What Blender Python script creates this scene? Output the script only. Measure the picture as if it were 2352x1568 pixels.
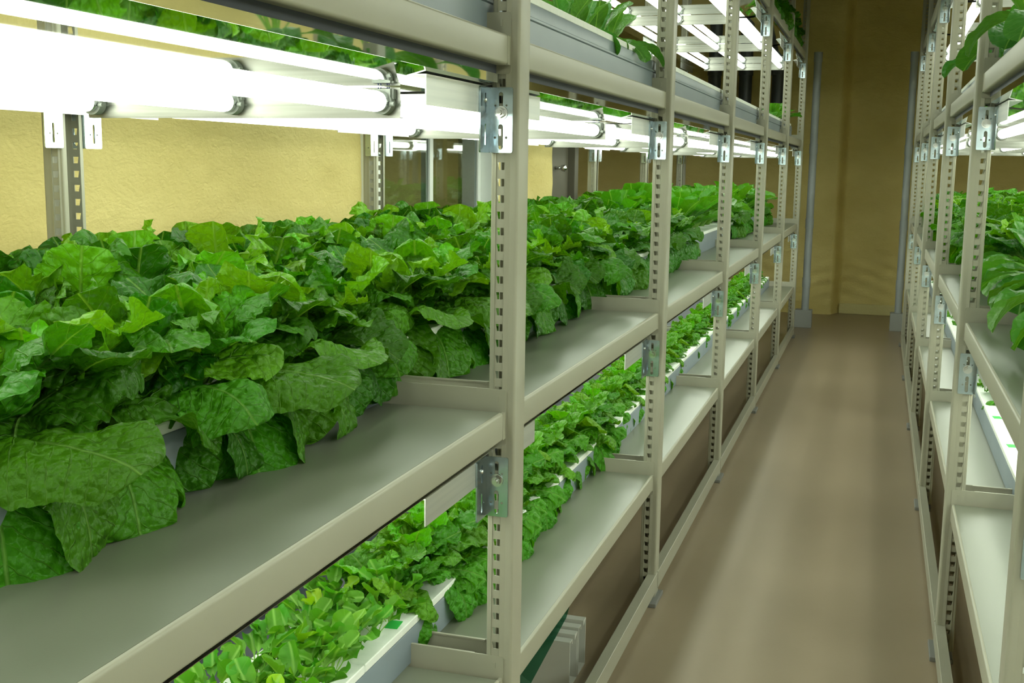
import bpy, bmesh, math, random
import numpy as np
from mathutils import Vector, Matrix
PI = math.pi
D = bpy.data
SC = bpy.context.scene
C = SC.collection
for o in list(D.objects): D.objects.remove(o)
random.seed(7)

# ---------------------------------------------------------------- camera
CAMZ = 1.1903
YAW, PIT, ROL, FPX = .3073, .1541, .0136, 2625.96
fw = Vector((-math.sin(YAW)*math.cos(PIT), math.cos(YAW)*math.cos(PIT), -math.sin(PIT)))
r0 = Vector((math.cos(YAW), math.sin(YAW), 0)); u0 = r0.cross(fw)
cr = r0*math.cos(ROL)+u0*math.sin(ROL); cu = -r0*math.sin(ROL)+u0*math.cos(ROL)
cam = D.cameras.new('camera'); cam.sensor_width = 36; cam.lens = FPX/2352*36
cam.clip_start = .02
co = D.objects.new('camera', cam); C.objects.link(co)
M = Matrix((cr, cu, -fw)).transposed().to_4x4(); M.translation = Vector((0, 0, CAMZ))
co.matrix_world = M
SC.camera = co

def px(X, Y, Z):
    q = Vector((X, Y, Z-CAMZ)); d = q.dot(fw)
    if d < .05: return (-9999, -9999)
    return (1176+FPX*q.dot(cr)/d, 784-FPX*q.dot(cu)/d)

# ---------------------------------------------------------------- world, exposure
W = D.worlds.new('world'); SC.world = W; W.use_nodes = True
W.node_tree.nodes['Background'].inputs[0].default_value = (.80, .86, .72, 1)
W.node_tree.nodes['Background'].inputs[1].default_value = .028
SC.view_settings.view_transform = 'Standard'
SC.view_settings.look = 'None'
SC.view_settings.gamma = 1
SC.view_settings.use_curve_mapping = False
SC.view_settings.exposure = -0.05
TUBE_POWER = 11.0
SC.cycles.max_bounces = 10
SC.cycles.diffuse_bounces = 5
SC.cycles.glossy_bounces = 5
SC.cycles.transmission_bounces = 4
SC.cycles.sample_clamp_indirect = 6

# ---------------------------------------------------------------- materials
def mat(name, col, rough=.5, metal=0., spec=.5):
    m = D.materials.new(name); m.use_nodes = True
    b = m.node_tree.nodes['Principled BSDF']
    b.inputs['Base Color'].default_value = (*col, 1)
    b.inputs['Roughness'].default_value = rough
    b.inputs['Metallic'].default_value = metal
    b.inputs['Specular IOR Level'].default_value = spec
    return m
def nd(m, t, **k):
    n = m.node_tree.nodes.new(t)
    for a, v in k.items(): setattr(n, a, v)
    return n
def lk(m, a, b): m.node_tree.links.new(a, b)
def noise_mat(m, scale, c1, c2, bump=0., detail=4, vec='Object', bscale=None, stretch=None, dist=.01, rv=None):
    b = m.node_tree.nodes['Principled BSDF']
    tc = nd(m, 'ShaderNodeTexCoord'); src = tc.outputs[vec]
    if stretch:
        mp = nd(m, 'ShaderNodeMapping'); mp.inputs['Scale'].default_value = stretch
        lk(m, src, mp.inputs[0]); src = mp.outputs[0]
    n = nd(m, 'ShaderNodeTexNoise'); n.inputs['Scale'].default_value = scale; n.inputs['Detail'].default_value = detail
    lk(m, src, n.inputs['Vector'])
    r = nd(m, 'ShaderNodeValToRGB'); r.color_ramp.elements[0].position = .3; r.color_ramp.elements[1].position = .7
    r.color_ramp.elements[0].color = (*c1, 1); r.color_ramp.elements[1].color = (*c2, 1)
    lk(m, n.outputs[0], r.inputs[0]); lk(m, r.outputs[0], b.inputs['Base Color'])
    if rv:
        mr = nd(m, 'ShaderNodeMapRange'); mr.inputs[3].default_value, mr.inputs[4].default_value = rv
        lk(m, n.outputs[0], mr.inputs[0]); lk(m, mr.outputs[0], b.inputs['Roughness'])
    if bump:
        n2 = nd(m, 'ShaderNodeTexNoise'); n2.inputs['Scale'].default_value = bscale or scale; n2.inputs['Detail'].default_value = 6
        lk(m, src, n2.inputs['Vector'])
        bp = nd(m, 'ShaderNodeBump'); bp.inputs['Strength'].default_value = bump; bp.inputs['Distance'].default_value = dist
        lk(m, n2.outputs[0], bp.inputs['Height']); lk(m, bp.outputs[0], b.inputs['Normal'])
    return m

PAINT = noise_mat(mat('rack_paint', (.5, .5, .4), .38), 3, (.325, .315, .245), (.36, .35, .272), .12, bscale=500, dist=.0004)
SHELF_SHADED = noise_mat(mat('shaded_shelf_paint', (.2, .2, .15), .34), 2, (.150, .160, .118), (.178, .188, .140), .1, bscale=400, dist=.0004, rv=(.26, .38))  # rack paint darkened, so the shade on the shelf tops sits in the colour
ZINC = noise_mat(mat('zinc', (.6, .65, .68), .3, 1.), 14, (.40, .50, .57), (.60, .69, .74), .1, rv=(.14, .30))
STEEL = mat('bright_steel', (.72, .74, .75), .2, 1.)
ALU = noise_mat(mat('aluminium', (.75, .76, .75), .42, 1.), 40, (.66, .68, .67), (.76, .77, .75), .15, stretch=(1, .05, 3), dist=.0005)
ALUPL = noise_mat(mat('brushed_plate', (.8, .8, .78), .4, .85), 60, (.22, .225, .20), (.34, .34, .31), .3, stretch=(.06, 1, 2), dist=.0005)
MIRROR = mat('mirror_sheet', (.80, .84, .82), .025, 1.)
TROUGH = noise_mat(mat('trough_plastic', (.2, .25, .29), .38), 5, (.19, .235, .275), (.225, .27, .31), .05, bscale=200, dist=.0003)
FOAM = noise_mat(mat('white_foam', (.85, .88, .84), .7), 60, (.82, .86, .81), (.88, .90, .86), .2, bscale=220, dist=.0008)
SOCK = mat('socket_plastic', (.30, .32, .29), .5)
WIRE = mat('blue_wire', (.02, .03, .16), .4)
DARK = mat('dark_rubber', (.012, .017, .03), .6)
FEET = mat('grey_foot_pad', (.20, .20, .19), .5)
TAG = mat('green_tag', (.03, .48, .07), .5)
WIN = mat('window_frame_metal', (.72, .75, .72), .35)
PVC = noise_mat(mat('grey_pvc', (.3, .33, .35), .4), 4, (.27, .30, .32), (.36, .39, .41), 0)
DPVC = noise_mat(mat('dark_duct', (.05, .06, .08), .35), 4, (.045, .055, .075), (.07, .08, .10), 0)
BLOCK = mat('grey_block', (.30, .31, .30), .7)
WPVC = mat('white_pvc', (.55, .55, .50), .35)
TUBE = D.materials.new('lit_tube'); TUBE.use_nodes = True
nt = TUBE.node_tree; nt.nodes.clear()
e = nt.nodes.new('ShaderNodeEmission'); e.inputs[0].default_value = (.92, 1., .83, 1); e.inputs[1].default_value = TUBE_POWER
o_ = nt.nodes.new('ShaderNodeOutputMaterial'); nt.links.new(e.outputs[0], o_.inputs[0])
GLASS = D.materials.new('window_glass'); GLASS.use_nodes = True
b = GLASS.node_tree.nodes['Principled BSDF']; b.inputs['Base Color'].default_value = (.75, .85, .8, 1)
b.inputs['Roughness'].default_value = .02; b.inputs['Transmission Weight'].default_value = 1; b.inputs['IOR'].default_value = 1.45
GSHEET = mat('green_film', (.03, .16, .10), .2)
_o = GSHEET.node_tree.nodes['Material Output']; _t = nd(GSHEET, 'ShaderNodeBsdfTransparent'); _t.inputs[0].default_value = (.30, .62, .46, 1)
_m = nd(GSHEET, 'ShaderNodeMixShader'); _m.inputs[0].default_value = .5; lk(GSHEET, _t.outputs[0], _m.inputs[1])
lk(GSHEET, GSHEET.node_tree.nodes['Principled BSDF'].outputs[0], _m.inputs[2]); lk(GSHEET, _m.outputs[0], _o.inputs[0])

# sprayed foam wall
def wall_mat(name, c1, c2, bump, seam=False):
    m = mat(name, c1, .75, 0, .3); b = m.node_tree.nodes['Principled BSDF']
    tc = nd(m, 'ShaderNodeTexCoord')
    mp = nd(m, 'ShaderNodeMapping'); mp.inputs['Scale'].default_value = (1, 1, 1.9); lk(m, tc.outputs['Object'], mp.inputs[0])
    n1 = nd(m, 'ShaderNodeTexNoise'); n1.inputs['Scale'].default_value = 1.6; n1.inputs['Detail'].default_value = 5; lk(m, mp.outputs[0], n1.inputs['Vector'])
    r = nd(m, 'ShaderNodeValToRGB'); r.color_ramp.elements[0].position = .32; r.color_ramp.elements[1].position = .68
    r.color_ramp.elements[0].color = (*c1, 1); r.color_ramp.elements[1].color = (*c2, 1)
    lk(m, n1.outputs[0], r.inputs[0]); lk(m, r.outputs[0], b.inputs['Base Color'])
    n2 = nd(m, 'ShaderNodeTexNoise'); n2.inputs['Scale'].default_value = 14; n2.inputs['Detail'].default_value = 8; n2.inputs['Distortion'].default_value = .8
    n3 = nd(m, 'ShaderNodeTexNoise'); n3.inputs['Scale'].default_value = 70; n3.inputs['Detail'].default_value = 5
    n4 = nd(m, 'ShaderNodeTexVoronoi'); n4.inputs['Scale'].default_value = 9; n4.feature = 'SMOOTH_F1'
    for n in (n2, n3, n4): lk(m, mp.outputs[0], n.inputs['Vector'])
    a = nd(m, 'ShaderNodeMath', operation='MULTIPLY_ADD'); lk(m, n3.outputs[0], a.inputs[0]); a.inputs[1].default_value = .45; lk(m, n2.outputs[0], a.inputs[2])
    a2 = nd(m, 'ShaderNodeMath', operation='MULTIPLY_ADD'); lk(m, n4.outputs[0], a2.inputs[0]); a2.inputs[1].default_value = .5; lk(m, a.outputs[0], a2.inputs[2])
    bp = nd(m, 'ShaderNodeBump'); bp.inputs['Strength'].default_value = bump; bp.inputs['Distance'].default_value = .03
    lk(m, a2.outputs[0], bp.inputs['Height']); lk(m, bp.outputs[0], b.inputs['Normal'])
    return m
WALLY = wall_mat('sprayed_foam_wall', (.58, .475, .175), (.69, .58, .245), .28)
FLOORM = noise_mat(mat('floor_coating', (.36, .30, .2), .4), 1.4, (.275, .215, .145), (.34, .268, .183), .15, bscale=90, dist=.0008, rv=(.28, .42))
CEILM = noise_mat(mat('ceiling_panel', (.3, .3, .25), .8), 2, (.26, .25, .18), (.32, .31, .23), .1)
ROOMM = mat('dark_room_plaster', (.16, .16, .13), .8)
DOORM = noise_mat(mat('door_panel', (.1, .09, .06), .5), 3, (.085, .078, .055), (.11, .10, .07), 0)

# leaf material: midrib and side veins from the leaf's own uv, blade colour from a per-leaf attribute
def leaf_mat(name, gloss=.36, veins=1., bump=.5):
    m = D.materials.new(name); m.use_nodes = True
    b = m.node_tree.nodes['Principled BSDF']; out = m.node_tree.nodes['Material Output']
    at = nd(m, 'ShaderNodeAttribute'); at.attribute_name = 'Col'
    uv = nd(m, 'ShaderNodeUVMap'); uv.uv_map = 'UV'
    sp = nd(m, 'ShaderNodeSeparateXYZ'); lk(m, uv.outputs[0], sp.inputs[0])   # metres: x across from rib (+.5), y along
    def mth(op, a, bb=None, c=None, clamp=False):
        n = nd(m, 'ShaderNodeMath', operation=op); n.use_clamp = clamp
        for i, v in enumerate((a, bb, c)):
            if v is None: continue
            if isinstance(v, (int, float)): n.inputs[i].default_value = v
            else: lk(m, v, n.inputs[i])
        return n.outputs[0]
    x = mth('ABSOLUTE', mth('SUBTRACT', sp.outputs[0], .5))
    tc = nd(m, 'ShaderNodeTexCoord')
    nz = nd(m, 'ShaderNodeTexNoise'); nz.inputs['Scale'].default_value = 30; nz.inputs['Detail'].default_value = 3; lk(m, tc.outputs['Object'], nz.inputs['Vector'])
    rib = mth('SUBTRACT', 1, mth('MULTIPLY', x, 380), clamp=True)
    ph = mth('ADD', mth('SUBTRACT', sp.outputs[1], mth('MULTIPLY', x, .75)), mth('MULTIPLY', nz.outputs[0], .02))
    sv = mth('ABSOLUTE', mth('SINE', mth('MULTIPLY', ph, PI/.019)))
    side = mth('MULTIPLY', mth('SUBTRACT', 1, mth('MULTIPLY', sv, 6), clamp=True), .45*veins)
    vein = mth('MAXIMUM', rib, side)
    vo = nd(m, 'ShaderNodeTexVoronoi'); vo.feature = 'SMOOTH_F1'; vo.inputs['Scale'].default_value = 85; vo.inputs['Smoothness'].default_value = .35
    lk(m, tc.outputs['Object'], vo.inputs['Vector'])
    net = mth('MULTIPLY', mth('MULTIPLY', mth('SUBTRACT', vo.outputs[0], .45), 2, clamp=True), .05*veins)
    pale = nd(m, 'ShaderNodeMix', data_type='RGBA'); pale.blend_type = 'MIX'
    pale.inputs['B'].default_value = (.30, .56, .12, 1)
    lk(m, at.outputs['Color'], pale.inputs['A']); lk(m, mth('MULTIPLY', mth('MAXIMUM', vein, net), .65), pale.inputs['Factor'])
    v2 = nd(m, 'ShaderNodeHueSaturation'); lk(m, pale.outputs['Result'], v2.inputs['Color'])
    n2 = nd(m, 'ShaderNodeTexNoise'); n2.inputs['Scale'].default_value = 12; lk(m, tc.outputs['Object'], n2.inputs['Vector'])
    mr = nd(m, 'ShaderNodeMapRange'); mr.inputs[3].default_value = .78; mr.inputs[4].default_value = 1.2
    lk(m, n2.outputs[0], mr.inputs[0]); lk(m, mr.outputs[0], v2.inputs['Value'])
    lk(m, v2.outputs[0], b.inputs['Base Color'])
    b.inputs['Roughness'].default_value = gloss; b.inputs['Specular IOR Level'].default_value = .25
    h = mth('ADD', mth('MULTIPLY', mth('SUBTRACT', 1, vo.outputs[0]), 1.8), mth('MULTIPLY', mth('SUBTRACT', 1, vein), .9))
    n5 = nd(m, 'ShaderNodeTexNoise'); n5.inputs['Scale'].default_value = 70; n5.inputs['Detail'].default_value = 4; lk(m, tc.outputs['Object'], n5.inputs['Vector'])
    h = mth('ADD', h, mth('MULTIPLY', n5.outputs[0], 1.6))
    bp = nd(m, 'ShaderNodeBump'); bp.inputs['Strength'].default_value = bump; bp.inputs['Distance'].default_value = .005
    lk(m, h, bp.inputs['Height']); lk(m, bp.outputs[0], b.inputs['Normal'])
    tr = nd(m, 'ShaderNodeBsdfTranslucent'); tl = nd(m, 'ShaderNodeMix', data_type='RGBA'); tl.blend_type = 'MULTIPLY'
    tl.inputs['Factor'].default_value = 1; tl.inputs['B'].default_value = (1.35, 1.28, .3, 1)
    lk(m, v2.outputs[0], tl.inputs['A']); lk(m, tl.outputs['Result'], tr.inputs[0]); lk(m, bp.outputs[0], tr.inputs['Normal'])
    mx = nd(m, 'ShaderNodeMixShader'); mx.inputs[0].default_value = .33
    lk(m, b.outputs[0], mx.inputs[1]); lk(m, tr.outputs[0], mx.inputs[2]); lk(m, mx.outputs[0], out.inputs[0])
    return m
LEAF = leaf_mat('lettuce_leaf', .36, .8, .85); SLEAF = leaf_mat('smooth_leaf', .33, .7, .22); YLEAF = leaf_mat('seedling_leaf', .5, .35, .1)

# ---------------------------------------------------------------- mesh helpers
def link(name, me, m=None, parent=None, loc=(0, 0, 0), rz=0.):
    o = D.objects.new(name, me); C.objects.link(o)
    if m is not None and me is not None and not me.materials: me.materials.append(m)
    if parent is not None: o.parent = parent
    o.location = loc; o.rotation_euler = (0, 0, rz)
    return o
def tag(o, label=None, cat=None, group=None, kind=None):
    if label: o['label'] = label
    if cat: o['category'] = cat
    if group: o['group'] = group
    if kind: o['kind'] = kind
    return o
def thing(name, label, cat, loc=(0, 0, 0), group=None):
    return tag(link(name, None, loc=loc), label, cat, group)
def done(bm, name='m', smooth=False, bevel=0., seg=2):
    if bevel:
        bmesh.ops.bevel(bm, geom=bm.edges[:], offset=bevel, segments=seg, profile=.6, affect='EDGES')
    bmesh.ops.recalc_face_normals(bm, faces=bm.faces)
    me = D.meshes.new(name); bm.to_mesh(me); bm.free()
    if smooth:
        me.polygons.foreach_set('use_smooth', [True]*len(me.polygons))
    return me
def box(bm, a, b):
    r = bmesh.ops.create_cube(bm, size=1)
    for v in r['verts']:
        v.co = Vector([(a[i]+b[i])/2+v.co[i]*(b[i]-a[i]) for i in range(3)])
    return r['verts']
def boxm(a, b, bevel=0., name='m'):
    bm = bmesh.new(); box(bm, a, b); return done(bm, name, bevel=bevel)
def cyl(bm, p, q, r, n=20, r2=None):
    p = Vector(p); q = Vector(q); d = q-p
    res = bmesh.ops.create_cone(bm, cap_ends=True, segments=n, radius1=r, radius2=r if r2 is None else r2, depth=d.length)
    Mx = Matrix.Translation((p+q)/2) @ d.to_track_quat('Z', 'Y').to_matrix().to_4x4()
    bmesh.ops.transform(bm, matrix=Mx, verts=res['verts'])
    return res['verts']
def autosmooth(me, ang=.6):
    me.polygons.foreach_set('use_smooth', [True]*len(me.polygons))
    me.set_sharp_from_angle(angle=ang)
    return me
def extrude_profile(pts, y0, y1, closed=True, thick=None, ax='Y'):
    """pts in (x,z), swept along y; an open profile gets real sheet thickness"""
    bm = bmesh.new()
    A = [bm.verts.new((x, y0, z)) for x, z in pts]; B = [bm.verts.new((x, y1, z)) for x, z in pts]
    n = len(pts)
    for i in range(n if closed else n-1):
        j = (i+1) % n; bm.faces.new((A[i], A[j], B[j], B[i]))
    if closed:
        bm.faces.new(A); bm.faces.new(B)
    elif thick:
        bmesh.ops.recalc_face_normals(bm, faces=bm.faces)
        bmesh.ops.solidify(bm, geom=bm.faces[:], thickness=thick)
    return autosmooth(done(bm))
def arc(cx, cz, r, a0, a1, n=5):
    return [(cx+r*math.cos(math.radians(a0+(a1-a0)*i/n)), cz+r*math.sin(math.radians(a0+(a1-a0)*i/n))) for i in range(n+1)]
def plate2d(outline, holes, thick):
    """flat plate in local xy with true cut-outs, thickness along z"""
    cu = D.curves.new('p', 'CURVE'); cu.dimensions = '2D'; cu.fill_mode = 'BOTH'; cu.extrude = thick/2
    for pts in [outline]+holes:
        s = cu.splines.new('POLY'); s.points.add(len(pts)-1)
        for i, (x, y) in enumerate(pts): s.points[i].co = (x, y, 0, 1)
        s.use_cyclic_u = True
    o = D.objects.new('p', cu); C.objects.link(o)
    dg = bpy.context.evaluated_depsgraph_get()
    me = D.meshes.new_from_object(o.evaluated_get(dg)); D.objects.remove(o); D.curves.remove(cu)
    return me
def slot(cx, cy, w, h, n=6):
    r = w/2; k = h/2-r
    return [(cx+r*math.cos(a), cy+k+r*math.sin(a)) for a in [PI*i/n for i in range(n+1)]] + \
           [(cx+r*math.cos(a), cy-k+r*math.sin(a)) for a in [PI+PI*i/n for i in range(n+1)]]
def circ(cx, cy, r, n=12): return [(cx+r*math.cos(2*PI*i/n), cy+r*math.sin(2*PI*i/n)) for i in range(n)]
def rrect(x0, y0, x1, y1, r, n=3):
    P = []
    for cx, cy, a in ((x1-r, y1-r, 0), (x0+r, y1-r, 90), (x0+r, y0+r, 180), (x1-r, y0+r, 270)):
        P += [(cx+r*math.cos(math.radians(a+90*i/n)), cy+r*math.sin(math.radians(a+90*i/n))) for i in range(n+1)]
    return P
def mirror_mesh(me):
    m2 = me.copy(); m2.transform(Matrix.Scale(-1, 4, (1, 0, 0))); m2.flip_normals(); return m2

# ---------------------------------------------------------------- layout
XL, Y1, BAY, WA, WB = -.5282, 1.6833, 1.3156, .0436, .056
XR, YR1, DEP = .196, 2.889, .875
HR = .030                                   # the right rack's shelves sit a little higher
LEV = [.360, .8045, 1.381, 1.973]
HTOP = 2.72
CEIL = 2.9
YFAR = 9.85
LPOST = [Y1+k*BAY for k in range(-2, 6)]     # index 2 is the first post in the photo
RPOST = [YR1+k*BAY for k in range(-3, 5)]    # index 3 is the first whole post in the photo
ORD = ['first', 'second', 'third', 'fourth', 'fifth', 'sixth', 'seventh', 'eighth', 'ninth', 'tenth', 'eleventh', 'twelfth']

# ---------------------------------------------------------------- room
def struct(name, me, m, parent=None):
    o = link(name, me, m, parent)
    if parent is None: o['kind'] = 'structure'
    return o
struct('floor', boxm((-3.4, -3.2, -.08), (2.2, YFAR+.4, 0)), FLOORM)
struct('ceiling', boxm((-3.4, -3.2, CEIL), (2.2, YFAR+.4, CEIL+.08)), CEILM)
struct('wall_back', boxm((-3.4, -3.3, 0), (2.2, -3.2, CEIL)), WALLY)
XW = -1.75
def rough_wall(name, pts_fn, nu, nv, amp, seed):
    """sprayed insulation: a lumpy grid with real relief"""
    rng = np.random.RandomState(seed)
    bm = bmesh.new(); V = []
    ph = rng.rand(10, 3)*6.28; fr = rng.rand(10, 2)*np.array([9, 16])+np.array([2, 3])
    for j in range(nv+1):
        row = []
        for i in range(nu+1):
            u, v = i/nu, j/nv
            p, n, (a, b) = pts_fn(u, v)
            d = sum(math.sin(fr[k, 0]*a*(1+.3*math.sin(b*2+ph[k, 2]))+fr[k, 1]*b+ph[k, 0]) for k in range(10))/10
            d2 = math.sin(a*31+3*math.sin(b*9)+ph[0, 1])*math.sin(b*43+2*math.sin(a*7))
            low = max(0, 1-abs(b-.28)/.35)
            row.append(bm.verts.new(Vector(p)+Vector(n)*(amp*(d+.15*d2)+low*.5*amp*math.sin(b*58+4*math.sin(a*6))-amp)))
        V.append(row)
    for j in range(nv):
        for i in range(nu):
            bm.faces.new((V[j][i], V[j][i+1], V[j+1][i+1], V[j+1][i]))
    return done(bm, name, smooth=True)
# left wall with a window opening Y 3.74-5.13
WY0, WY1, WZ0, WZ1 = 3.74, 5.13, .85, 2.1
def lw(y0, y1, z0, z1, nu, nv, s):
    return rough_wall('w', lambda u, v: ((XW, y0+(y1-y0)*u, z0+(z1-z0)*v), (1, 0, 0), (y0+(y1-y0)*u, z0+(z1-z0)*v)), nu, nv, .007, 3)
bmw = bmesh.new()
for (a, b_, c, d, nu, nv) in ((-3.2, WY0, 0, CEIL, 260, 110), (WY1, 6.24, 0, CEIL, 50, 110), (WY0, WY1, 0, WZ0, 50, 36), (WY0, WY1, WZ1, CEIL, 50, 30)):
    me = lw(a, b_, c, d, nu, nv, 1); bmw.from_mesh(me); D.meshes.remove(me)
box(bmw, (XW-.16, -3.2, 0), (XW-.03, WY0-.002, CEIL)); box(bmw, (XW-.16, WY1+.002, 0), (XW-.03, 6.24, CEIL))
box(bmw, (XW-.16, WY0, 0), (XW-.03, WY1, WZ0)); box(bmw, (XW-.16, WY0, WZ1), (XW-.03, WY1, CEIL))
wl = D.meshes.new('wall'); bmw.to_mesh(wl); bmw.free(); autosmooth(wl, .9)
struct('wall_left', wl, WALLY)
# far wall: left part stands forward, step at X -.32
def farpts(u, v):
    x = -3.35+u*5.4; z = v*CEIL
    y = YFAR-.18 if x < -.33 else (YFAR if x > -.27 else YFAR-.18+.18*(x+.33)/.06)
    return ((x, y, z), (0, -1, 0), (x, z))
struct('wall_far', rough_wall('wf', farpts, 300, 130, .02, 5), WALLY)
struct('wall_right', rough_wall('wr', lambda u, v: ((1.45, YFAR-u*(YFAR+3.2), v*CEIL), (-1, 0, 0), (u*13, v*CEIL)), 200, 90, .007, 8), WALLY)
struct('wall_recess', boxm((-3.4, 6.2, 0), (-3.3, YFAR+.3, CEIL)), WALLY)
struct('wall_store', boxm((-3.4, -3.2, 0), (-3.3, 6.2, CEIL)), ROOMM)
struct('trim_1', boxm((-.27, YFAR-.055, 0), (1.4, YFAR-.02, .085), .006), wall_mat('skirting_foam', (.56, .50, .24), (.62, .56, .28), .3))
# window: outer frame, two sliding sashes
wn = tag(link('window_1', None, loc=(XW-.04, (WY0+WY1)/2, (WZ0+WZ1)/2)), kind='structure')
def wpart(name, boxes, m):
    bm = bmesh.new()
    for a, b_ in boxes:
        box(bm, [a[0]+.04-0-0, a[1]-(WY0+WY1)/2, a[2]-(WZ0+WZ1)/2], [b_[0]+.04, b_[1]-(WY0+WY1)/2, b_[2]-(WZ0+WZ1)/2])
    return link(name, done(bm), m, wn)
wpart('window_frame', [((-.06, WY0, WZ0), (.05, WY0+.04, WZ1)), ((-.06, WY1-.04, WZ0), (.045, WY1, WZ1)), ((-.06, WY0, WZ0), (.05, WY1, WZ0+.04)), ((-.06, WY0, WZ1-.04), (.05, WY1, WZ1))], WIN)
YM = 4.40
wpart('window_sash', [((-.02, WY0+.04, WZ0+.04), (.0, WY0+.08, WZ1-.04)), ((-.02, YM-.02, WZ0+.04), (.0, YM+.015, WZ1-.04)), ((-.02, WY0+.04, WZ0+.04), (.0, YM, WZ0+.09)), ((-.02, WY0+.04, WZ1-.09), (.0, YM, WZ1-.04))], WIN)
wpart('window_sash', [((-.05, YM, WZ0+.04), (-.03, YM+.04, WZ1-.04)), ((-.05, WY1-.075, WZ0+.04), (-.03, WY1-.04, WZ1-.04)), ((-.05, YM, WZ0+.04), (-.03, WY1-.04, WZ0+.09)), ((-.05, YM, WZ1-.09), (-.03, WY1-.04, WZ1-.04))], WIN)
wpart('pane', [((-.012, WY0+.08, WZ0+.09), (-.008, YM-.02, WZ1-.09))], GLASS)
wpart('pane', [((-.042, YM+.04, WZ0+.09), (-.038, WY1-.075, WZ1-.09))], GLASS)
dn = tag(link('door_1', None, loc=(XW-.05, 6.5, 0)), kind='structure')
link('door_panel', boxm((-.03, -.17, 0), (.02, .17, 2.05), .004), DOORM, dn)
link('door_frame', boxm((-.06, -.26, 0), (.03, -.19, 2.1), .004), DOORM, dn)
link('door_frame', boxm((-.06, .175, 0), (.06, .26, 2.1), .004), DOORM, dn)
bm = bmesh.new(); cyl(bm, (.02, -.12, 1.17), (.06, -.12, 1.17), .009); r = bmesh.ops.create_icosphere(bm, subdivisions=3, radius=.02); bmesh.ops.translate(bm, verts=r['verts'], vec=(.07, -.12, 1.17))
link('door_knob', done(bm, smooth=True), STEEL, dn)

# ---------------------------------------------------------------- racks
def post_mesh(height, hole_z0):
    """U-channel: web on x=0 (y 0..WB), flanges towards -x with a punched slot every 25 mm"""
    bm = bmesh.new(); R = .005; z0 = .012
    nh = int((height-z0)/.025)-1
    def strip(p, q):
        a = bm.verts.new((*p, z0)); b_ = bm.verts.new((*q, z0)); c = bm.verts.new((*q, height)); d = bm.verts.new((*p, height))
        bm.faces.new((a, b_, c, d))
    def flange(y):
        X0, X1 = -R, -WA+.003
        xs0, xs1 = -.0205, -.0350
        strip((X0, y), (xs0, y)); strip((xs1, y), (X1, y))
        zc = (hole_z0 % .025)
        while zc-.0065 < z0+.004: zc += .025
        prev = [bm.verts.new((xs0, y, z0)), bm.verts.new((xs1, y, z0))]; pl = [prev[0], prev[1]]
        first = True
        while zc+.0065 < height-.003:
            zb, zt = zc-.0058, zc+.0058
            a, b_, c, d = [bm.verts.new((x, y, z)) for x, z in ((xs0, zb), (xs0-.0015, zb), (xs1+.0040, zb), (xs1, zb))]
            A, B_, C_, D_ = [bm.verts.new((x, y, z)) for x, z in ((xs0, zt), (xs0-.0015, zt), (xs1+.0015, zt), (xs1, zt))]
            bm.faces.new([pl[0], a, b_, c, d] + pl[:0:-1] if first else [pl[0], a, b_, c, d, pl[3], pl[2], pl[1]])
            bm.faces.new((a, A, B_, b_)); bm.faces.new((c, C_, D_, d))
            pl = [A, B_, C_, D_]; first = False; zc += .025
        e0, e1 = bm.verts.new((xs0, y, height)), bm.verts.new((xs1, y, height))
        bm.faces.new([pl[0], e0, e1, pl[3], pl[2], pl[1]])
    flange(0); flange(WB)
    c1 = arc(-R, R, R, -90, 0, 4); c2 = arc(-R, WB-R, R, 0, 90, 4)
    path = c1+c2
    for p, q in zip(path, path[1:]): strip(p, q)
    l1 = arc(-WA+.003, .003, .003, -90, -180, 3)+[(-WA, .010)]
    for p, q in zip(l1, l1[1:]): strip(p, q)
    l2 = [(x, WB-y) for x, y in l1]
    for p, q in zip(l2, l2[1:]): strip(p, q)
    bmesh.ops.remove_doubles(bm, verts=bm.verts, dist=.00005)
    bmesh.ops.recalc_face_normals(bm, faces=bm.faces)
    bmesh.ops.solidify(bm, geom=bm.faces[:], thickness=.0018)
    return autosmooth(done(bm, 'post'), .7)
HZ = CAMZ-.0288
POST_L = post_mesh(HTOP, HZ); POST_LR = mirror_mesh(POST_L)
POST_R = mirror_mesh(post_mesh(HTOP, HZ+HR-.005)); POST_RR = mirror_mesh(POST_R)
FOOT = boxm((-.027, -.052, 0), (.027, .062, .012), .002)

BH = .045
def shelf_meshes(L):
    """tray with folded, rounded front and rear edges; local x from 0 (front) towards -x, local z 0 = top"""
    r = .0045; Dp = DEP-.028
    prof = [(-.016, -BH), (-r, -BH)]+arc(-r, -BH+r, r, -90, 0, 4)+arc(-r, -r, r, 0, 90, 4)+arc(-Dp+r, -r, r, 90, 180, 4)+arc(-Dp+r, -BH+r, r, 180, 270, 4)+[(-Dp+.016, -BH)]
    bm = bmesh.new()
    A = [bm.verts.new((x, .017, z)) for x, z in prof]; B_ = [bm.verts.new((x, L-.017, z)) for x, z in prof]
    for i in range(len(prof)-1): bm.faces.new((A[i], A[i+1], B_[i+1], B_[i]))
    bmesh.ops.recalc_face_normals(bm, faces=bm.faces)
    bmesh.ops.solidify(bm, geom=bm.faces[:], thickness=.0015)
    me = autosmooth(done(bm), .5)
    top = boxm((-Dp+r+.001, .0172, -.0006), (-r-.001, L-.0172, .0004))  # thin skin on the tray top that carries the painted-in shade
    bm = bmesh.new()                                             # stiffeners under the tray
    for i in range(3):
        x = -.2-.23*i; box(bm, (x-.03, .02, -.022), (x+.03, L-.02, -.004))
    st = done(bm)
    return me, st, top
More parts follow.
